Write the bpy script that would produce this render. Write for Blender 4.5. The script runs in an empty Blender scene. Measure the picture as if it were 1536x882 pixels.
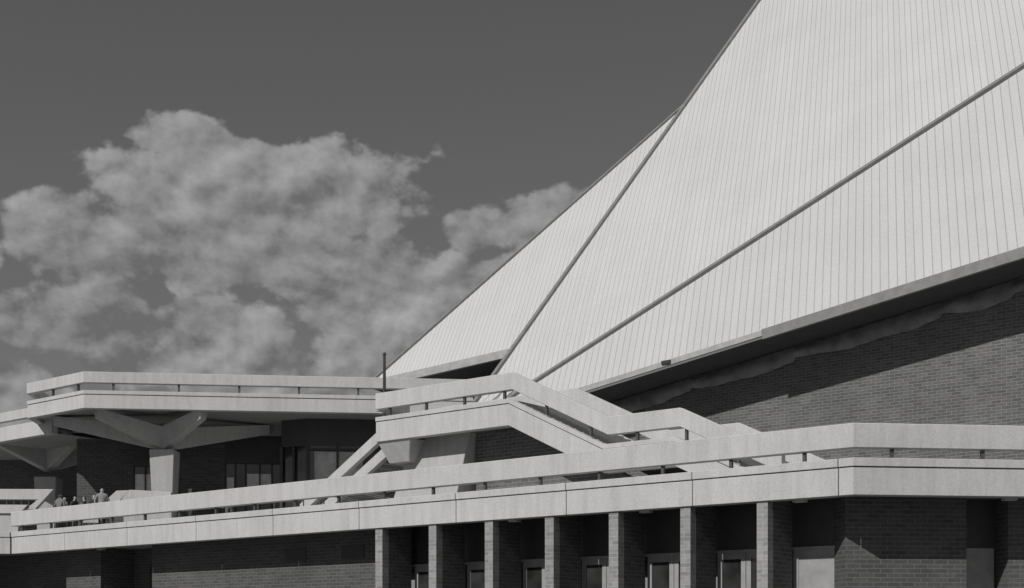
import bpy, bmesh, math, random
from mathutils import Vector
random.seed(7)
sc = bpy.context.scene
sc.view_settings.view_transform='Standard'; sc.view_settings.look='None'; sc.view_settings.exposure=0

# ------------------------------------------------------------------ materials
def nt(name):
    m=bpy.data.materials.new(name); m.use_nodes=True
    t=m.node_tree; b=t.nodes['Principled BSDF']
    return m,t,b
def N(t,typ,**k):
    n=t.nodes.new(typ)
    for a,v in k.items(): setattr(n,a,v)
    return n
def ramp(t,fac,stops):
    r=N(t,'ShaderNodeValToRGB'); e=r.color_ramp.elements
    while len(e)<len(stops): e.new(.5)
    for i,(p,v) in enumerate(stops):
        e[i].position=p; e[i].color=(v,v,v,1)
    t.links.new(fac,r.inputs[0]); return r.outputs[0]
def noise(t,vec,scale,detail=4,rough=.55):
    n=N(t,'ShaderNodeTexNoise'); n.inputs['Scale'].default_value=scale
    n.inputs['Detail'].default_value=detail; n.inputs['Roughness'].default_value=rough
    t.links.new(vec,n.inputs['Vector']); return n.outputs['Fac']
def mul(t,a,b):
    m=N(t,'ShaderNodeMix',data_type='RGBA',blend_type='MULTIPLY'); m.inputs[0].default_value=1
    t.links.new(a,m.inputs[6]); t.links.new(b,m.inputs[7]); return m.outputs[2]
def pos(t):
    return N(t,'ShaderNodeNewGeometry').outputs['Position']
def mapped(t,vec,scale):
    m=N(t,'ShaderNodeMapping'); m.inputs['Scale'].default_value=scale
    t.links.new(vec,m.inputs['Vector']); return m.outputs[0]

def concrete(name,base):
    m,t,b=nt(name); p=pos(t)
    a=ramp(t,noise(t,p,.45,3,.6),[(.3,base*.92),(.7,base*1.05)])
    s=ramp(t,noise(t,mapped(t,p,(3,3,.35)),1.3,3,.6),[(.35,.89),(.6,1.0)])
    g=ramp(t,noise(t,p,18,2,.7),[(.3,.88),(.7,1.07)])
    c=mul(t,mul(t,a,s),g); t.links.new(c,b.inputs['Base Color'])
    b.inputs['Roughness'].default_value=.9
    return m
def plain(name,v,rough=.6,metal=0,var=.12,sc_=3):
    m,t,b=nt(name)
    c=ramp(t,noise(t,pos(t),sc_,2),[(.3,v*(1-var)),(.7,v*(1+var))])
    t.links.new(c,b.inputs['Base Color']); b.inputs['Roughness'].default_value=rough
    b.inputs['Metallic'].default_value=metal; return m
def brick(name,v,mort):
    m,t,b=nt(name); uv=N(t,'ShaderNodeTexCoord').outputs['UV']
    br=N(t,'ShaderNodeTexBrick'); br.inputs['Scale'].default_value=1
    br.inputs['Brick Width'].default_value=.40; br.inputs['Row Height'].default_value=.13
    br.inputs['Mortar Size'].default_value=.012; br.inputs['Mortar Smooth'].default_value=.3
    br.inputs['Color1'].default_value=(v*.80,)*3+(1,); br.inputs['Color2'].default_value=(v*1.18,)*3+(1,)
    br.inputs['Mortar'].default_value=(mort,)*3+(1,); t.links.new(uv,br.inputs['Vector'])
    s=ramp(t,noise(t,pos(t),.5,3,.6),[(.3,.85),(.7,1.1)])
    g=ramp(t,noise(t,pos(t),9,2,.7),[(.3,.88),(.7,1.1)])
    t.links.new(mul(t,mul(t,br.outputs['Color'],s),g),b.inputs['Base Color'])
    b.inputs['Roughness'].default_value=.92
    return m
def roofmat(name,v,sp):
    m,t,b=nt(name); uv=N(t,'ShaderNodeTexCoord').outputs['UV']
    sx=N(t,'ShaderNodeSeparateXYZ'); t.links.new(uv,sx.inputs[0])
    d=N(t,'ShaderNodeMath',operation='DIVIDE'); t.links.new(sx.outputs[0],d.inputs[0]); d.inputs[1].default_value=sp
    f=N(t,'ShaderNodeMath',operation='FRACT'); t.links.new(d.outputs[0],f.inputs[0])
    seam=ramp(t,f.outputs[0],[(0,.64),(.09,.64),(.13,1.0),(1,1.0)])
    fl=N(t,'ShaderNodeMath',operation='FLOOR'); t.links.new(d.outputs[0],fl.inputs[0])
    wn=N(t,'ShaderNodeTexWhiteNoise',noise_dimensions='1D'); t.links.new(fl.outputs[0],wn.inputs['W'])
    pv=ramp(t,wn.outputs['Value'],[(0,.975),(1,1.015)])
    a=ramp(t,noise(t,pos(t),.25,3,.6),[(.3,v*.965),(.7,v*1.03)])
    g=ramp(t,noise(t,pos(t),9,2,.75),[(.3,.94),(.7,1.05)])
    t.links.new(mul(t,mul(t,mul(t,a,seam),pv),g),b.inputs['Base Color'])
    b.inputs['Roughness'].default_value=.85
    return m
def glassmat(name,v):
    m,t,b=nt(name)
    c=ramp(t,noise(t,pos(t),.9,2),[(.4,v*.6),(.65,v*1.6)])
    t.links.new(c,b.inputs['Base Color']); b.inputs['Roughness'].default_value=.06
    b.inputs['Specular IOR Level'].default_value=1.0; return m

M_conc=concrete('precast_concrete',.50)
M_conc2=concrete('cast_concrete_structure',.44)
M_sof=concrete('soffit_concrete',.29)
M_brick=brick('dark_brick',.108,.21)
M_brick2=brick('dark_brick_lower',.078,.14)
M_fin=brick('fin_sunlit_brick',.26,.34)  # paler than the fin sides: sunlit strip brightened through the brick colour
M_roofC=roofmat('roof_boarding_wide',.485,.33)
M_roofA=roofmat('roof_boarding_narrow',.51,.27)
M_trim=plain('roof_trim_metal',.20,.6)
M_trimL=plain('eave_trim_light',.36,.6)
M_dark=plain('dark_painted_metal',.035,.5)
M_post=plain('steel_post',.07,.5)
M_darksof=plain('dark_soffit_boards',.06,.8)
M_door=plain('door_paint',.30,.5)
M_panel=plain('dark_transom_panel',.05,.5)
M_glass=glassmat('window_glass',.03)
M_skyrefl=plain('window_sky_reflection',.75,.7)  # pale panels painting the sky's reflection in the window glass
M_bayrefl=plain('bay_sky_reflection',.42,.8,0,.3,2)  # grey panel with the bay glass's sky reflection put into its colour
M_deck=concrete('deck_paving',.38)
M_cloth=plain('draped_canvas',.19,.9,0,.35,1.3)
M_ground=concrete('asphalt_ground',.16)
M_skin=plain('skin',.33,.6); M_hair=plain('hair',.04,.8)

# ------------------------------------------------------------------ mesh helpers
def empty(name,loc=(0,0,0)):
    e=bpy.data.objects.new(name,None); e.location=loc; sc.collection.objects.link(e); return e
def mk(name,vs,fs,mat,parent=None,uvf=None,bev=0,smooth=False):
    me=bpy.data.meshes.new(name); me.from_pydata([tuple(v) for v in vs],[],fs); me.update()
    bm=bmesh.new(); bm.from_mesh(me); bmesh.ops.recalc_face_normals(bm,faces=bm.faces[:])
    ul=bm.loops.layers.uv.new('UVMap')
    for f in bm.faces:
        n=f.normal
        f.smooth=smooth
        for l in f.loops:
            c=l.vert.co
            if uvf: l[ul].uv=uvf(c)
            elif abs(n.z)<.8:
                tx,ty=-n.y,n.x; k=math.hypot(tx,ty) or 1
                l[ul].uv=((c.x*tx+c.y*ty)/k,c.z)
            else: l[ul].uv=(c.x,c.y)
    bm.to_mesh(me); bm.free()
    o=bpy.data.objects.new(name,me); sc.collection.objects.link(o); me.materials.append(mat)
    if parent: o.parent=parent
    if bev:
        b=o.modifiers.new('bev','BEVEL'); b.width=bev; b.segments=1; b.limit_method='ANGLE'
    return o
HEX=[(0,1,2,3),(4,7,6,5),(0,4,5,1),(1,5,6,2),(2,6,7,3),(3,7,4,0)]
class Frame:
    def __init__(s,o,e1,e2): s.o=Vector(o); s.a=Vector(e1).normalized(); s.b=Vector(e2).normalized()
    def p(s,t,d,z=0):
        q=s.o+s.a*t+s.b*d; return Vector((q.x,q.y,z))
    def box(s,name,t0,t1,d0,d1,z0,z1,mat,par=None,bev=0):
        v=[s.p(t0,d0,z0),s.p(t1,d0,z0),s.p(t1,d1,z0),s.p(t0,d1,z0),s.p(t0,d0,z1),s.p(t1,d0,z1),s.p(t1,d1,z1),s.p(t0,d1,z1)]
        return mk(name,v,HEX,mat,par,bev=bev)
    def prism(s,name,poly,d0,d1,mat,par=None,bev=0):   # poly = [(t,z)...]
        n=len(poly); v=[s.p(t,d0,z) for t,z in poly]+[s.p(t,d1,z) for t,z in poly]
        f=[tuple(range(n)),tuple(range(2*n-1,n-1,-1))]+[(i,(i+1)%n,(i+1)%n+n,i+n) for i in range(n)]
        return mk(name,v,f,mat,par,bev=bev)
Ldir=(-.783,.622); Rdir=(.994,.108)
LF=Frame((9.34,36.5),Ldir,(.622,.783))
RF=Frame((9.34,36.5),Rdir,(-.108,.994))
UF=Frame((-19.3,60.0),Rdir,(-.108,.994))
UL=Frame((-19.3,60.0),Ldir,(.622,.783))

def offset(path,o):
    out=[]; n=len(path)
    for i in range(n):
        ns=[]
        for a,b in ((i-1,i),(i,i+1)):
            if a<0 or b>=n: continue
            dx=path[b][0]-path[a][0]; dy=path[b][1]-path[a][1]; k=math.hypot(dx,dy)
            ns.append(Vector((-dy/k,dx/k)))
        m=sum(ns,Vector((0,0))).normalized(); s=o/max(.3,m.dot(ns[0]))
        out.append((path[i][0]+m.x*s,path[i][1]+m.y*s,path[i][2]))
    return out
def beam(name,path,drop,h,inset,thick,mat,par,bev=.018):
    f=offset(path,inset); b=offset(path,inset+thick); vs=[];fs=[]
    for p,q in zip(f,b):
        zt=p[2]-drop; zb=zt-h
        vs+=[(p[0],p[1],zt),(p[0],p[1],zb),(q[0],q[1],zb),(q[0],q[1],zt)]
    for i in range(len(path)-1):
        a=i*4; c=a+4
        for j in range(4): fs.append((a+j,a+(j+1)%4,c+(j+1)%4,c+j))
    fs.append((0,3,2,1)); e=4*(len(path)-1); fs.append((e,e+1,e+2,e+3))
    return mk(name,vs,fs,mat,par,bev=bev)
def lf(t,d,z): v=LF.p(t,d,z); return (v.x,v.y,v.z)
def rf(t,d,z): v=RF.p(t,d,z); return (v.x,v.y,v.z)
def bar(name,p,q,w,h,mat,par,up=Vector((0,0,1)),bev=0):
    p=Vector(p);q=Vector(q); d=(q-p).normalized(); s=d.cross(up).normalized(); u=s.cross(d).normalized()
    v=[]
    for c in (p,q):
        for a,b in ((-1,-1),(1,-1),(1,1),(-1,1)): v.append(c+s*(a*w/2)+u*(b*h/2))
    return mk(name,v,HEX,mat,par,bev=bev)
def grid(name,c00,c10,c11,c01,nu,nv,mat,par,uvf=None):
    c00,c10,c11,c01=map(Vector,(c00,c10,c11,c01)); vs=[];fs=[]
    for j in range(nv+1):
        b=j/nv
        for i in range(nu+1):
            a=i/nu; vs.append((c00*(1-a)+c10*a)*(1-b)+(c01*(1-a)+c11*a)*b)
    for j in range(nv):
        for i in range(nu):
            k=j*(nu+1)+i; fs.append((k,k+1,k+nu+2,k+nu+1))
    return mk(name,vs,fs,mat,par,uvf=uvf)

# ------------------------------------------------------------------ ground
ys=[-1500,8,24,60,1500]; zs=[-1.6,-1.6,.25,.25,.25]; xs=[-1500,-60,60,1500]
vs=[(x,y,z) for y,z in zip(ys,zs) for x in xs]; fs=[]
for j in range(4):
    for i in range(3):
        k=j*4+i; fs.append((k,k+1,k+5,k+4))
mk('ground',vs,fs,M_ground)

# ------------------------------------------------------------------ lower terrace building
TB=empty('terrace_building')
ZT=5.86
C2=LF.p(42,0); 
railpath=[lf(42,0,ZT),lf(0,0,ZT),rf(22,0,ZT)]
beam('terrace_rail_beam',railpath,0,.68,0,.30,M_conc,TB)
js=[.45+4.65*i for i in range(9)]+[42]
g=.012
for a,b in zip(js[:-1],js[1:]):
    pth=[lf(b-g,0,4.91),lf(a+g,0,4.91)]
    beam('fascia_lip',pth,0,.235,0,.45,M_conc,TB,.012)
    beam('fascia_panel',pth,.262,.758,.035,.40,M_conc,TB,.012)
rj=[5.1,9.8,14.4,20]
pth=[lf(.45-g,0,4.91),lf(0,0,4.91),rf(5.1-g,0,4.91)]
beam('fascia_lip',pth,0,.235,0,.45,M_conc,TB,.012); beam('fascia_panel',pth,.262,.758,.035,.40,M_conc,TB,.012)
for a,b in zip(rj[:-1],rj[1:]):
    pth=[rf(a+g,0,4.91),rf(b-g,0,4.91)]
    beam('fascia_lip',pth,0,.235,0,.45,M_conc,TB,.012); beam('fascia_panel',pth,.262,.758,.035,.40,M_conc,TB,.012)
far=(C2.x-.994*25,C2.y-.108*25)
pth=[(far[0],far[1],4.91),(C2.x-.03,C2.y,4.91)]
beam('fascia_lip',pth,0,.235,0,.45,M_conc,TB,.012); beam('fascia_panel',pth,.262,.758,.035,.40,M_conc,TB,.012)
pth=[(far[0],far[1],4.85),(C2.x,C2.y,4.85),lf(0,0,4.85),rf(20,0,4.85)]
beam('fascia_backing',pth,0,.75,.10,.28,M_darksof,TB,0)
t=1.52
while t<41.5:
    LF.box('rail_post',t-.045,t+.045,.10,.2,4.90,5.19,M_post,TB); t+=2.335
for u in (1.16,3.77,6.4,9.0,11.6): RF.box('rail_post',u-.045,u+.045,.10,.2,4.90,5.19,M_post,TB)
inner=offset([(far[0],far[1],0),(C2.x,C2.y,0),lf(0,0,0),rf(20,0,0)],.39)
back=[rf(20,30,0),lf(30,45,0),(far[0],far[1]+45,0)]
poly=[(p[0],p[1]) for p in inner]+[(p[0],p[1]) for p in back]
n=len(poly)
vs=[(x,y,4.05) for x,y in poly]+[(x,y,4.85) for x,y in poly]
mk('deck_slab',vs,[tuple(range(n)),tuple(range(n,2*n))]+[(i,(i+1)%n,(i+1)%n+n,i+n) for i in range(n)],M_deck,TB)
for t_ in (1.7,6.9,12.1): LF.box('soffit_light',t_,t_+.35,.45,.7,3.84,4.05,M_conc,TB)
RF.box('soffit_light',4.6,4.95,.45,.7,3.84,4.05,M_conc,TB)
LF.box('soffit_light',35.5,35.8,.45,.7,3.84,4.05,M_conc,TB)
fs_=[3.0,5.56,8.15,10.65,13.18,15.71,18.29]
for t_ in fs_:
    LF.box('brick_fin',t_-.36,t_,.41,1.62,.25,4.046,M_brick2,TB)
    LF.box('fin_nosing',t_-.355,t_-.005,.10,.405,.25,3.885,M_fin,TB)
LF.box('transom_panel',.9,18.9,1.98,2.2,2.64,4.046,M_panel,TB)
LF.box('transom_rail',.9,18.9,1.90,2.1,2.58,2.66,M_door,TB)
def door(t0,t1,glass=True):
    LF.box('door_frame',t0,t0+.16,1.93,2.05,.25,2.58,M_door,TB)
    LF.box('door_frame',t1-.16,t1,1.93,2.05,.25,2.58,M_door,TB)
    LF.box('door_frame',t0+.162,t1-.162,1.93,2.05,2.38,2.58,M_door,TB)
    LF.box('door_frame',t0+.162,t1-.162,1.93,2.05,.25,.6,M_door,TB)
    if glass: LF.box('door_glass',t0+.16,t1-.16,1.97,2.01,.58,2.4,M_glass,TB)
    else: LF.box('door_leaf',t0+.15,t1-.15,1.96,2.02,.58,2.4,M_door,TB)
for a,b in zip(fs_[:-1],fs_[1:]):
    LF.box('bay_infill',a,b-.34,2.06,2.2,.25,2.6,M_panel,TB)
    c=a+.35
    door(c+.0,c+.98); door(c+1.0,c+1.98)
door(1.25,2.75,False)
LF.box('bay_infill',.9,3.2,2.06,2.2,.25,2.6,M_panel,TB)
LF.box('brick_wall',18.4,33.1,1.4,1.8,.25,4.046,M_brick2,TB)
for t_ in (23.3,20.1):
    LF.box('vent_recess',t_,t_+1.25,1.392,1.45,2.95,3.5,M_dark,TB)
    for i in range(6): LF.box('vent_louvre',t_+.03,t_+1.22,1.36,1.39,2.98+i*.09,3.02+i*.09,M_dark,TB)
LF.box('recess_wall',33.1,36.9,3.2,3.5,.25,4.046,M_brick2,TB)
LF.box('recess_door',34.0,35.6,3.12,3.19,.25,3.3,M_dark,TB)
LF.box('brick_wall',36.9,39.6,1.4,1.8,.25,4.046,M_brick2,TB)
LF.box('brick_side',36.9,37.2,1.81,3.5,.25,4.046,M_brick2,TB)
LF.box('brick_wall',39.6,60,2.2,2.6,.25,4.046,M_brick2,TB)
RF.box('brick_pier',.33,3.94,1.5,2.4,.25,4.046,M_brick2,TB)
RF.box('recess_panel',3.94,5.2,2.3,2.4,.25,4.046,M_panel,TB)
RF.box('door_leaf',3.98,5.12,2.22,2.29,.25,2.6,M_door,TB)
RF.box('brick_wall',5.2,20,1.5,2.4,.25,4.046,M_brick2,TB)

# ------------------------------------------------------------------ concrete staircase with landing
ST=empty('concrete_staircase')
SR=[(22.1,9.73),(15.1,9.73),(10.85,7.66),(7.94,7.66),(4.2,5.84)]
for d,nm in ((4.0,'front'),(8.0,'rear')):
    beam('stair_rail_'+nm,[lf(t,d,z) for t,z in SR],0,.64,0,.28,M_conc,ST)
    SF=[(22.1,9.73),(15.3,9.73),(11.05,7.66),(8.14,7.66),(5.6,6.42)]
    beam('stair_lip_'+nm,[lf(t,d,z) for t,z in SF],.95,.17,0,.4,M_conc,ST,.01)
    beam('stair_stringer_'+nm,[lf(t,d,z) for t,z in SF],1.142,.80,.03,.35,M_conc,ST)
    def zr(t):
        for (a,za),(b,zb) in zip(SR[:-1],SR[1:]):
            if b<=t<=a: return zb+(za-zb)*(t-b)/(a-b)
    t=21.4
    while t>5.6:
        z=zr(t); LF.box('stair_post',t-.045,t+.045,d+.08,d+.18,z-.98,z-.6,M_post,ST); t-=1.95
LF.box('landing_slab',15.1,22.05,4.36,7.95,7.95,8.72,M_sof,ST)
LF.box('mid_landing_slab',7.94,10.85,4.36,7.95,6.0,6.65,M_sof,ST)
def flight(ta,za,tb,zb,d0,d1,nst):
    for i in range(nst):
        t0=ta+(tb-ta)*i/nst; t1=ta+(tb-ta)*(i+1)/nst; z=za+(zb-za)*(i+1)/nst
        LF.box('step',min(t0,t1),max(t0,t1)-.002,d0,d1,z-.38,z,M_deck,ST)
flight(15.1,8.72,10.85,6.65,4.37,7.94,13)
flight(7.94,6.65,4.2,4.86,4.37,7.94,11)
beam('landing_return_rail',[lf(22.09,5.9,9.73),lf(22.09,4.3,9.73)],0,.64,-.28,.28,M_conc,ST)
LP=[(28.6,5.86),(22.2,9.55)]
for d in (5.9,7.9):
    beam('side_stair_rail',[lf(t,d,z) for t,z in LP],0,.5,0,.26,M_conc,ST)
    beam('side_stair_stringer',[lf(t,d,z) for t,z in [(27.2,6.67),(22.2,9.55)]],.9,.5,0,.26,M_conc,ST)
flight(22.2,8.7,28.6,4.9,6.2,7.9,22)
v=[LF.p(18.0,5.0,7.94),LF.p(21.0,5.0,7.94),LF.p(21.0,7.0,7.94),LF.p(18.0,7.0,7.94)]
w=[LF.p(18.5,4.6,4.85),LF.p(22.0,4.6,4.85),LF.p(22.0,7.0,4.85),LF.p(18.5,7.0,4.85)]
mk('landing_pier',w+v,HEX,M_conc2,ST,bev=.02)
v=[LF.p(20.3,4.1,7.79),LF.p(22.08,4.1,7.79),LF.p(22.08,7.6,7.94),LF.p(20.3,7.6,7.94)]
w=[LF.p(20.7,4.5,6.95),LF.p(21.8,4.5,6.95),LF.p(21.8,7.6,6.95),LF.p(20.7,7.6,6.95)]
mk('landing_haunch',w+v,HEX,M_conc2,ST,bev=.02)
LF.prism('brick_infill',[(18.0,4.86),(18.0,7.94),(15.35,7.9),(9.3,4.95),(9.2,4.86)],5.4,5.7,M_brick,ST)

# ------------------------------------------------------------------ arena: folded roof + brick wall
AR=empty('arena_building')
def Ev(t): return Vector((17.18-.94*t,51.31+.746*t,14.17-.170*t))
nrm=Vector((.622,.783,0))
uvr=lambda c:(c.x*.965-c.y*.26,c.z)
Qc=Vector((-.9,66.2,11.3)); R2f=Vector((42.3,47.9,35.9))
grid('roof_facet_right',Ev(18.5),Ev(-25),R2f,Qc,24,10,M_roofC,AR,uvr)
Qa=Vector((-2.4,65.8,10.7)); R1f=Vector((24.8,90.2,54.4))
grid('roof_facet_centre',Qa,Qc,R2f,R1f,4,24,M_roofA,AR,uvr)
E=Vector((.06,67.9,14.6)); G=Vector((10.1,77.0,30.8)); F=Vector((-7.9,74.4,14.16)); H=Vector((18,104,24))
mk('roof_facet_left',[E,G,F],[(0,1,2)],M_roofA,AR,uvr)
mk('roof_back',[G,F,H,R1f],[(0,1,2),(0,2,3)],M_roofA,AR,uvr)
up=Vector((-.5,-.5,.7))
bar('ridge_flashing',Qc+up*.06,R2f+up*.06,.26,.16,M_trim,AR,up)
bar('ridge_flashing',Qa+up*.06,R1f+up*.06,.24,.16,M_trim,AR,up)
bar('verge_flashing',F+Vector((-.3,-.1,-.3)),G,.20,.2,M_trim,AR,up)
dz=Vector((0,0,1))
bar('eave_fascia',Ev(6.95)-dz*.20-nrm*.05,Ev(-25)-dz*.20-nrm*.05,.18,.42,M_trim,AR)
bar('eave_fascia_thin',Ev(18.6)-dz*.13-nrm*.03,Ev(6.98)-dz*.13-nrm*.03,.12,.24,M_trimL,AR)
a,b=Ev(18.5)-dz*.35,Ev(-25)-dz*.35
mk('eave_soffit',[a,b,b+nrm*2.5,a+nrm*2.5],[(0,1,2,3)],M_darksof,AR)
c=Ev(10.9)-nrm*.08-dz*.1; bar('eave_floodlight',c+Vector((-.18,.15,0)),c+Vector((.18,-.15,0)),.16,.16,M_dark,AR)
a,b=Ev(24)+nrm*2.4,Ev(-25)+nrm*2.4
mk('upper_brick_wall',[(a.x,a.y,4.86),(b.x,b.y,4.86),(b.x,b.y,b.z-.35),(a.x,a.y,a.z-.35),
   (a.x+.25,a.y+.3,4.86),(b.x+.25,b.y+.3,4.86),(b.x+.25,b.y+.3,b.z-.35),(a.x+.25,a.y+.3,a.z-.35)],HEX,M_brick,AR)
kn=[-12,-6,-1.1,1.25,6.7,11.0,17.6]
vs=[];fs=[]
ns=300
for i in range(ns+1):
    t_=-12+29.6*i/ns
    for a_,b_ in zip(kn[:-1],kn[1:]):
        if a_<=t_<=b_+1e-6: s=(t_-a_)/(b_-a_); L_=b_-a_; break
    s=min(1,max(0,s))
    sag=.40+.20*math.sin(math.pi*s)+.26*(1-s)+.03*math.sin(i*.23)+random.uniform(-.012,.012)
    base=Ev(t_)+nrm*2.4
    for j in range(6):
        f_=j/5
        off=-.08-.14*math.sin(f_*3.0)-.035*math.sin(i*.8+j*.5)*f_-.05*math.sin(i*.31+j*.7)*f_
        vs.append(base+nrm*off-dz*(.37+.12*s+sag*f_))
for i in range(ns):
    for j in range(5):
        k=i*6+j; fs.append((k,k+6,k+7,k+1))
mk('draped_canvas',vs,fs,M_cloth,AR,smooth=True)
bar('eave_fascia_left',E-dz*.12,F-dz*.12,.2,.42,M_trimL,AR)
inn=Vector((2.6,4.4,-.5))
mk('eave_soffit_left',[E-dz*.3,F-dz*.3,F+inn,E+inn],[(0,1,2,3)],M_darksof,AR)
mk('brick_wall_left',[F+inn,E+inn,Vector((E.x+inn.x,E.y+inn.y,4.86)),Vector((F.x+inn.x,F.y+inn.y,4.86))],[(0,1,2,3)],M_brick,AR)

# ------------------------------------------------------------------ upper pavilion terrace (left)
PV=empty('pavilion_building')
zt=11.94
c1=UL.p(4.56,0); c0=(c1.x-.108*14,c1.y+.994*14,zt)
P=[c0,(c1.x,c1.y,zt),(-19.3,60.0,zt),tuple(UF.p(17.6,0,zt))]
beam('pavilion_rail_beam',P,0,.50,0,.28,M_conc,PV)
beam('pavilion_fascia_lip',P,.84,.17,0,.4,M_conc,PV,.01)
beam('pavilion_fascia',P,1.03,.62,.03,.35,M_conc,PV)
beam('pavilion_fascia_backing',P,.9,.6,.08,.25,M_darksof,PV,0)
for u in (1.3,4.2,6.9,9.6,12.3,15.0): UF.box('rail_post',u-.045,u+.045,.1,.2,11.09,11.45,M_post,PV)
for u in (.6,2.6): UL.box('rail_post',u-.045,u+.045,.1,.2,11.09,11.45,M_post,PV)
iq=offset(P,.34); poly=[(p[0],p[1]) for p in iq]+[tuple(UF.p(17.6,12))[:2]]
n=len(poly)
vs=[(x,y,10.42) for x,y in poly]+[(x,y,11.05) for x,y in poly]
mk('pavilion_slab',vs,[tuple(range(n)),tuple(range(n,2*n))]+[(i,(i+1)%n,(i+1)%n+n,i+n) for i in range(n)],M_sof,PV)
def column(cx,cy,arms,ztop=8.72):
    v=[(cx-.42,cy-.42,4.86),(cx+.42,cy-.42,4.86),(cx+.42,cy+.42,4.86),(cx-.42,cy+.42,4.86),
       (cx-.58,cy-.58,ztop),(cx+.58,cy-.58,ztop),(cx+.58,cy+.58,ztop),(cx-.58,cy+.58,ztop)]
    mk('column_shaft',v,HEX,M_conc2,PV,bev=.03)
    for ax,ay in arms:
        d=Vector((ax-cx,ay-cy,0)).normalized(); s=Vector((-d.y,d.x,0))
        a0=Vector((cx,cy,0)); e=Vector((ax,ay,0))
        vs=[]
        for c,w_,zb,z2 in ((a0,.42,8.70,9.75),(e,.30,9.95,10.40)):
            vs+=[Vector((c.x,c.y,zb))-s*w_*.55,Vector((c.x,c.y,zb))+s*w_*.55,Vector((c.x,c.y,z2))+s*w_,Vector((c.x,c.y,z2))-s*w_]
        mk('column_arm',vs,HEX,M_conc2,PV,bev=.02)
cx,cy=-16.3,62.6
column(cx,cy,[(-18.95,60.75),(-14.1,60.95),(-21.6,63.0),(-12.0,65.6)])
column(-24.5,70.5,[(-22.3,68.4),(-26.6,67.6),(-21,72)],8.4)
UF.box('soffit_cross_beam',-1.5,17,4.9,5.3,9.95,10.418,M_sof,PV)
UF.box('pavilion_brick_wall',-1.6,1.1,6.3,6.6,4.86,10.415,M_brick2,PV)
UF.box('pavilion_brick_wall',2.35,5.6,6.3,6.6,4.86,10.415,M_brick2,PV)
UF.box('window_head',1.1,2.35,6.3,6.6,8.5,10.415,M_panel,PV)
UF.box('window_glass',1.1,2.35,6.45,6.5,4.86,8.5,M_glass,PV)
UF.box('window_sky_reflection',1.2,2.25,6.40,6.44,6.9,8.1,M_skyrefl,PV)  # painted sky reflection, set just in front of the pane
for u in (1.1,1.68,2.29): UF.box('window_mullion',u,u+.06,6.3,6.45,4.86,8.5,M_dark,PV)
UF.box('window_head',5.6,8.4,6.3,6.6,8.7,10.415,M_panel,PV)
UF.box('window_glass',5.6,8.4,6.45,6.5,4.86,8.7,M_glass,PV)
UF.box('window_sky_reflection',5.7,6.05,6.40,6.44,6.9,8.0,M_skyrefl,PV)
UF.box('window_sky_reflection',6.7,7.9,6.40,6.44,6.9,8.2,M_skyrefl,PV)
for u in (5.6,6.1,6.6,7.3,7.9,8.34): UF.box('window_mullion',u,u+.06,6.3,6.45,4.86,8.7,M_dark,PV)
by=[UF.p(8.4,6.5),UF.p(8.6,3.4),UF.p(9.9,2.6),UF.p(14.5,2.6),UF.p(14.5,6.5)]
def ring(name,z0,z1,mat,o=0):
    pts=[(p.x,p.y,0) for p in by]; 
    if o: pts=offset(pts,o)
    n=len(pts); vs=[(p[0],p[1],z0) for p in pts]+[(p[0],p[1],z1) for p in pts]
    mk(name,vs,[(i,i+1,i+1+n,i+n) for i in range(n-1)],mat,PV)
ring('bay_head_panel',9.15,10.416,M_panel); ring('bay_glass',4.86,9.15,M_glass,.08)
for p in by[1:4]:
    bar('bay_mullion',(p.x,p.y,4.86),(p.x,p.y,9.15),.14,.14,M_dark,PV,Vector((0,1,0)))
for u in (9.2,11.3,12.6): 
    q=UF.p(u,2.62 if u>9.9 else 3.0); bar('bay_mullion',(q.x,q.y,4.86),(q.x,q.y,9.15),.1,.1,M_dark,PV,Vector((0,1,0)))
UF.box('bay_transom',9.95,14.4,2.57,2.66,8.9,9.0,M_dark,PV)
UF.box('bay_sky_reflection',10.2,12.5,2.63,2.66,7.3,8.85,M_bayrefl,PV)  # painted reflection of the sky on the bay window
P2=(-22.1,64.0)
PP=[(P2[0]-.783*15,P2[1]+.622*15,11.2),(P2[0],P2[1],11.2)]
beam('far_rail_beam',PP,0,.46,0,.28,M_conc,PV); beam('far_fascia',PP,.72,.72,0,.35,M_conc,PV)
mk('far_slab',[(P2[0],P2[1],9.8),(P2[0]-11.7,P2[1]+9.3,9.8),(P2[0]-6,P2[1]+18,9.8),(P2[0]+6,P2[1]+8,9.8)],[(0,1,2,3)],M_sof,PV)
mk('far_brick_wall',[(-34,74.5,4.86),(-20,73,4.86),(-20,73,9.79),(-34,74.5,9.79)],[(0,1,2,3)],M_brick2,PV)

# side stair parapets at left of the deck
SP=empty('side_stair_parapet')
def slab(name,poly,y0,y1,mat,par):
    n=len(poly); v=[(x,y0,z) for x,z in poly]+[(x,y1,z) for x,z in poly]
    return mk(name,v,[tuple(range(n)),tuple(range(2*n-1,n-1,-1))]+[(i,(i+1)%n,(i+1)%n+n,i+n) for i in range(n)],mat,par,bev=.015)
slab('parapet_beam',[(-32,7.12),(-22.0,7.08),(-22.9,6.10),(-23.4,6.10),(-22.75,6.58),(-32,6.60)],64,64.3,M_conc,SP)
slab('parapet_fascia',[(-32,6.36),(-23.2,6.32),(-23.6,5.9),(-32,5.95)],63.9,64.3,M_conc,SP)
slab('parapet_plinth',[(-32,5.94),(-23.7,5.88),(-23.7,4.86),(-32,4.86)],64.0,64.3,M_conc2,SP)
for i in range(26): slab('baluster',[(-32+i*.35,6.62),(-31.95+i*.35,6.62),(-31.95+i*.35,6.3),(-32+i*.35,6.3)],64.05,64.12,M_post,SP)
slab('descending_beam',[(-18.1,6.68),(-17.5,6.70),(-18.9,5.2),(-19.7,5.2)],61,61.3,M_conc,SP)
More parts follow.
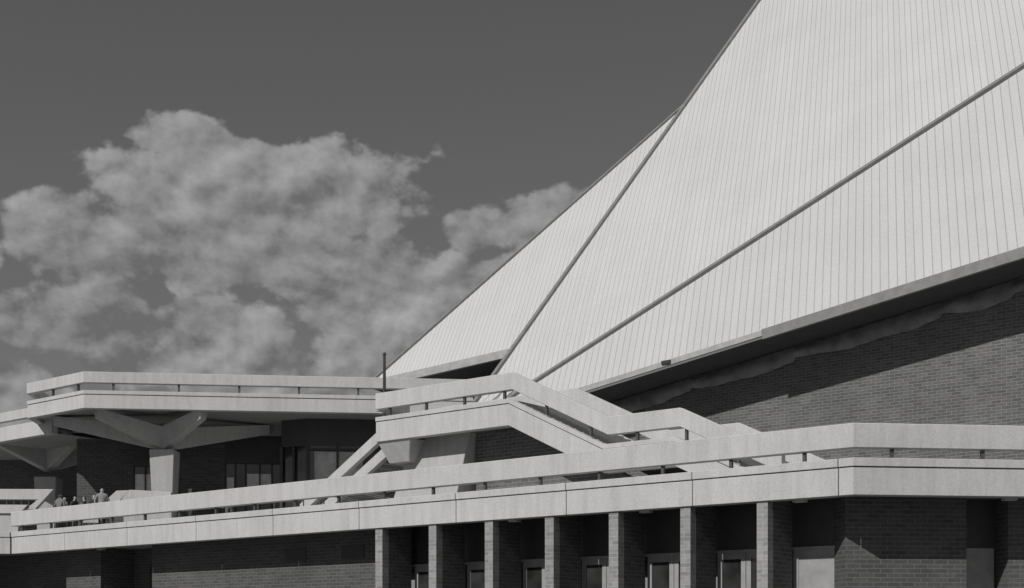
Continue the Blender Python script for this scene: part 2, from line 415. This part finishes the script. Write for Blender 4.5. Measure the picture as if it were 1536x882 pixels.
slab('planter_wall',[(-17.49,6.72),(-15.6,6.62),(-15.6,6.2),(-17.9,6.25)],61.0,61.5,M_conc,SP)
slab('planter_base',[(-17.8,6.2),(-15.6,6.2),(-15.6,4.86),(-17.8,4.86)],61.1,61.5,M_conc2,SP)

# metal handrails on the deck
MR=empty('metal_railing')
def pipe(pts,r=.03):
    for a,b in zip(pts[:-1],pts[1:]):
        bar('pipe',a,b,r*2,r*2,M_post,MR,Vector((.1,.2,1)).normalized() if abs((Vector(b)-Vector(a)).normalized().z)<.9 else Vector((0,1,0)),bev=.01)
for d in (3.0,3.9):
    a,b,c=lf(28.0,d,6.15),lf(24.0,d,6.15),lf(20.5,d,5.3)
    pipe([a,b,c]); pipe([(p[0],p[1],p[2]-.4) for p in (a,b,c)],.02)
    for t_ in (28.0,26.6,25.2,24.0): p=lf(t_,d,6.15); pipe([(p[0],p[1],4.86),p],.025)
bm_=bmesh.new(); bmesh.ops.create_cone(bm_,segments=14,radius1=.075,radius2=.06,depth=3.1,cap_ends=True)
bmesh.ops.translate(bm_,verts=bm_.verts,vec=(0,0,1.55))
r=bmesh.ops.create_uvsphere(bm_,u_segments=10,v_segments=6,radius=.085); bmesh.ops.translate(bm_,verts=r['verts'],vec=(0,0,3.12))
r=bmesh.ops.create_cone(bm_,segments=14,radius1=.16,radius2=.16,depth=.06,cap_ends=True); bmesh.ops.translate(bm_,verts=r['verts'],vec=(0,0,.03))
me=bpy.data.meshes.new('metal_pole'); bm_.to_mesh(me); bm_.free(); me.materials.append(M_dark)
o=bpy.data.objects.new('metal_pole',me); o.location=(-5.35,55.9,8.72); sc.collection.objects.link(o)

# ------------------------------------------------------------------ people
def person(x,y,h,rot,top,leg,pose=0,z0=4.855):
    k=h/1.75
    e=empty('person',(x,y,z0)); e.rotation_euler=(0,0,rot)
    sw=.1*math.sin(pose*2.1); ar=.12+.1*math.cos(pose*1.7); bend=.35 if pose%2 else .05
    J=[('pel',(0,0,.95),(.15,.11)),('sp',(0,.01,1.15),(.14,.10)),('ch',(0,0,1.36),(.175,.115)),('nk',(0,.01,1.49),(.06,.06)),
       ('hd',(0,-.01,1.58),(.075,.085)),('ht',(0,0,1.70),(.075,.09)),
       ('hl',(.10,0,.90),(.10,.10)),('kl',(.11,-.03-sw,.50),(.062,.065)),('al',(.11,.04-sw,.09),(.042,.045)),('tl',(.13,-.14-sw,.035),(.035,.03)),
       ('hr',(-.10,0,.90),(.10,.10)),('kr',(-.11,-.03+sw,.50),(.062,.065)),('ar',(-.11,.04+sw,.09),(.042,.045)),('tr',(-.13,-.14+sw,.035),(.035,.03)),
       ('sl',(.19,0,1.41),(.062,.062)),('el',(.22+ar*.4,.03,1.14),(.045,.045)),('wl',(.2+ar*.4,-.08-bend*.6,.93+bend*.5),(.03,.03)),('ml',(.19+ar*.4,-.12-bend*.75,.86+bend*.6),(.035,.02)),
       ('sr',(-.19,0,1.41),(.062,.062)),('er',(-.22-ar*.4,.03,1.14),(.045,.045)),('wr',(-.2-ar*.4,-.10,.90),(.03,.03)),('mr',(-.2-ar*.4,-.12,.82),(.035,.02))]
    idx={j[0]:i for i,j in enumerate(J)}
    Ed=[('pel','sp'),('sp','ch'),('ch','nk'),('nk','hd'),('hd','ht'),('pel','hl'),('hl','kl'),('kl','al'),('al','tl'),('pel','hr'),('hr','kr'),('kr','ar'),('ar','tr'),
        ('ch','sl'),('sl','el'),('el','wl'),('wl','ml'),('ch','sr'),('sr','er'),('er','wr'),('wr','mr')]
    me=bpy.data.meshes.new('body'); me.from_pydata([tuple(c*k for c in j[1]) for j in J],[(idx[a],idx[b]) for a,b in Ed],[]); me.update()
    ob=bpy.data.objects.new('body',me); sc.collection.objects.link(ob)
    bpy.context.view_layer.objects.active=ob
    ob.modifiers.new('s','SKIN')
    for i,j in enumerate(J):
        sv=me.skin_vertices[0].data[i]; sv.radius=(j[2][0]*k,j[2][1]*k); sv.use_root=(i==0)
    s=ob.modifiers.new('d','SUBSURF'); s.levels=1; s.render_levels=1
    dg=bpy.context.evaluated_depsgraph_get(); nm=bpy.data.meshes.new_from_object(ob.evaluated_get(dg))
    ob.modifiers.clear(); ob.data=nm; nm.materials.clear()
    for m_ in (top,leg,M_skin,M_hair,M_dark): nm.materials.append(m_)
    for p in nm.polygons:
        c=p.center/k; p.use_smooth=True
        if c.z>1.5: p.material_index=3 if (c.z>1.68 or (c.y>-.02 and c.z>1.54)) else 2
        elif abs(c.x)>.2 and c.z<.92+bend*.45: p.material_index=2
        elif c.z<.08: p.material_index=4
        elif c.z<.93 and abs(c.x)<.22: p.material_index=1
        else: p.material_index=0
    ob.parent=e
    bmf=bmesh.new()
    for (fx,fy,fz,r_) in ((0,-.10,1.625,.016),(.078,0,1.63,.022),(-.078,0,1.63,.022)):
        q=bmesh.ops.create_icosphere(bmf,subdivisions=1,radius=r_*k); bmesh.ops.translate(bmf,verts=q['verts'],vec=(fx*k,fy*k,fz*k))
    mf=bpy.data.meshes.new('face_features'); bmf.to_mesh(mf); bmf.free(); mf.materials.append(M_skin)
    of=bpy.data.objects.new('face_features',mf); sc.collection.objects.link(of); of.parent=e
tops=[plain('cloth_light',.26,.9),plain('cloth_mid',.10,.9),plain('cloth_dark',.04,.9),plain('cloth_grey',.16,.9)]
legs=[tops[2],plain('trouser',.10,.9)]
PL=[(-18.14,59.0,1.76,0.4,0),(-20.95,61.8,1.80,2.8,3),(-21.0,62.6,1.74,-.6,1),(-20.4,62.2,1.74,1.2,2),(-20.2,63.0,1.76,3.0,1),
    (-19.75,61.6,1.66,-1.5,2),(-19.3,61.6,1.75,.5,2),(-19.0,61.5,1.70,2.2,1),(-18.6,61.0,1.7,-.9,2),(-21.4,62.9,1.72,0.2,2),
    (-14.25,59.0,1.76,2.6,2),(-12.6,59.4,1.77,.3,2)]
for i,(x,y,h,r_,c) in enumerate(PL): person(x,y,h,r_,tops[c],legs[i%2],i)

# ------------------------------------------------------------------ sun + sky
s=Vector((-.600*.766,-.800*.766,.643)).normalized()
ld=bpy.data.lights.new('sun','SUN'); ld.energy=3.35; ld.angle=math.radians(.5); ld.color=(1,.985,.965)
lo=bpy.data.objects.new('sun',ld); lo.rotation_euler=s.to_track_quat('Z','Y').to_euler(); lo.location=(-30,-40,60); sc.collection.objects.link(lo)
W=bpy.data.worlds.new('World'); sc.world=W; W.use_nodes=True; t=W.node_tree
W.cycles.sampling_method='NONE'
bg=t.nodes['Background']; bg.inputs['Strength'].default_value=.1
sky=N(t,'ShaderNodeTexSky',sky_type='NISHITA'); sky.sun_disc=False; sky.sun_elevation=math.radians(40); sky.sun_rotation=math.radians(216.9)
bw=N(t,'ShaderNodeRGBToBW'); t.links.new(sky.outputs[0],bw.inputs[0])
def MA(op,a,b=None,c=None,clamp=False):
    n=N(t,'ShaderNodeMath',operation=op); n.use_clamp=clamp
    for i,v in enumerate((a,b,c)):
        if v is None: continue
        if isinstance(v,(int,float)): n.inputs[i].default_value=v
        else: t.links.new(v,n.inputs[i])
    return n.outputs[0]
tc=N(t,'ShaderNodeTexCoord'); D=tc.outputs['Generated']
sx=N(t,'ShaderNodeSeparateXYZ'); t.links.new(D,sx.inputs[0]); X,Y,Z=sx.outputs
blobs=[(-10.3,18.3,7.6,2.1),(-17.9,15.9,3.0,2.0),(-18.0,12.9,3.0,1.4),(-12.3,15.9,5.0,1.9),(-5.4,14.2,4.6,2.6),(-4.6,12.2,4.5,2.1),(-12.0,12.5,3.4,1.6),
(-16.0,11.2,2.2,1.0),(-1.5,17.0,1.7,1.0),(1.8,17.4,2.2,1.3),(-.2,15.0,2.0,1.0),(-11.5,10.6,3.0,.9),(-20.8,9.6,2.2,1.3),(-21.8,15.0,.9,1.1),(-7.0,10.6,3.0,1.0),(-14.3,20.0,2.0,1.0)]
Fm=None
for az,el,ra,re in blobs:
    az,el,ra,re=map(math.radians,(az,el,ra,re))
    cx_=math.sin(az)*math.cos(el); cz_=math.sin(el)
    a=MA('MULTIPLY',MA('SUBTRACT',X,cx_),1/ra); b=MA('MULTIPLY',MA('SUBTRACT',Z,cz_),1/re)
    l=MA('SQRT',MA('ADD',MA('MULTIPLY',a,a),MA('MULTIPLY',b,b)))
    f=MA('SUBTRACT',1.0,l)
    Fm=f if Fm is None else MA('SMOOTH_MAX',Fm,f,.06)
front=MA('MULTIPLY',MA('SUBTRACT',Y,.2),4,clamp=True)
Fm=MA('MAXIMUM',Fm,-1.1)
Fb=MA('MULTIPLY_ADD',Y,-.5,.1)  # added cloud cover behind the camera, unseen, raises the ambient light
F_=MA('ADD',MA('MULTIPLY',Fm,front),MA('MULTIPLY',Fb,MA('SUBTRACT',1,front)))
wv=N(t,'ShaderNodeTexNoise'); wv.inputs['Scale'].default_value=15; wv.inputs['Detail'].default_value=2; t.links.new(D,wv.inputs['Vector'])
def puff(off):
    ad=N(t,'ShaderNodeVectorMath',operation='MULTIPLY_ADD'); t.links.new(D,ad.inputs[0]); ad.inputs[1].default_value=(1,1,1.3); ad.inputs[2].default_value=off
    wa=N(t,'ShaderNodeVectorMath',operation='MULTIPLY_ADD'); t.links.new(wv.outputs['Color'],wa.inputs[0]); wa.inputs[1].default_value=(.03,.03,.03); t.links.new(ad.outputs[0],wa.inputs[2])
    v=N(t,'ShaderNodeTexVoronoi',feature='F1'); v.inputs['Scale'].default_value=21; v.inputs['Detail'].default_value=2.5; v.inputs['Roughness'].default_value=.55; v.inputs['Lacunarity'].default_value=2.2
    v.normalize=True
    t.links.new(wa.outputs[0],v.inputs['Vector'])
    n=noise(t,ad.outputs[0],18,5,.58)
    return MA('SUBTRACT',MA('MULTIPLY',MA('SUBTRACT',n,.5),2.5),MA('MULTIPLY',MA('SUBTRACT',v.outputs['Distance'],.35),2.1))
p1=puff((0,0,0)); p2=puff((-.006,0,.010))
dens=MA('ADD',MA('ADD',MA('MULTIPLY',F_,1.5),p1),-.12)
mr=N(t,'ShaderNodeMapRange',interpolation_type='SMOOTHSTEP'); t.links.new(dens,mr.inputs[0]); mr.inputs[1].default_value=-.06; mr.inputs[2].default_value=.30
mask=mr.outputs[0]
lit=MA('MULTIPLY',MA('SUBTRACT',p1,p2),2.0)
sw_=N(t,'ShaderNodeSeparateColor'); t.links.new(wv.outputs['Color'],sw_.inputs[0])
cl=MA('ADD',MA('ADD',2.3,lit),MA('MULTIPLY',MA('SUBTRACT',sw_.outputs[1],.5),3.0))
cl=MA('MAXIMUM',MA('MINIMUM',cl,4.2),1.45)
skyv=MA('ADD',MA('MULTIPLY',bw.outputs[0],.24),MA('MULTIPLY',MA('SUBTRACT',.90,Z),.98))
mx=N(t,'ShaderNodeMix',data_type='FLOAT'); t.links.new(mask,mx.inputs[0]); t.links.new(skyv,mx.inputs[2]); t.links.new(cl,mx.inputs[3])
t.links.new(mx.outputs[0],bg.inputs['Color'])

# ------------------------------------------------------------------ camera (level, shifted up like a view camera)
cd=bpy.data.cameras.new('camera'); cd.sensor_width=36; cd.lens=2000/1536*36; cd.shift_y=514/1536; cd.clip_end=5000
co=bpy.data.objects.new('camera',cd); co.rotation_euler=(math.radians(90),0,0); co.location=(0,0,0); sc.collection.objects.link(co); sc.camera=co
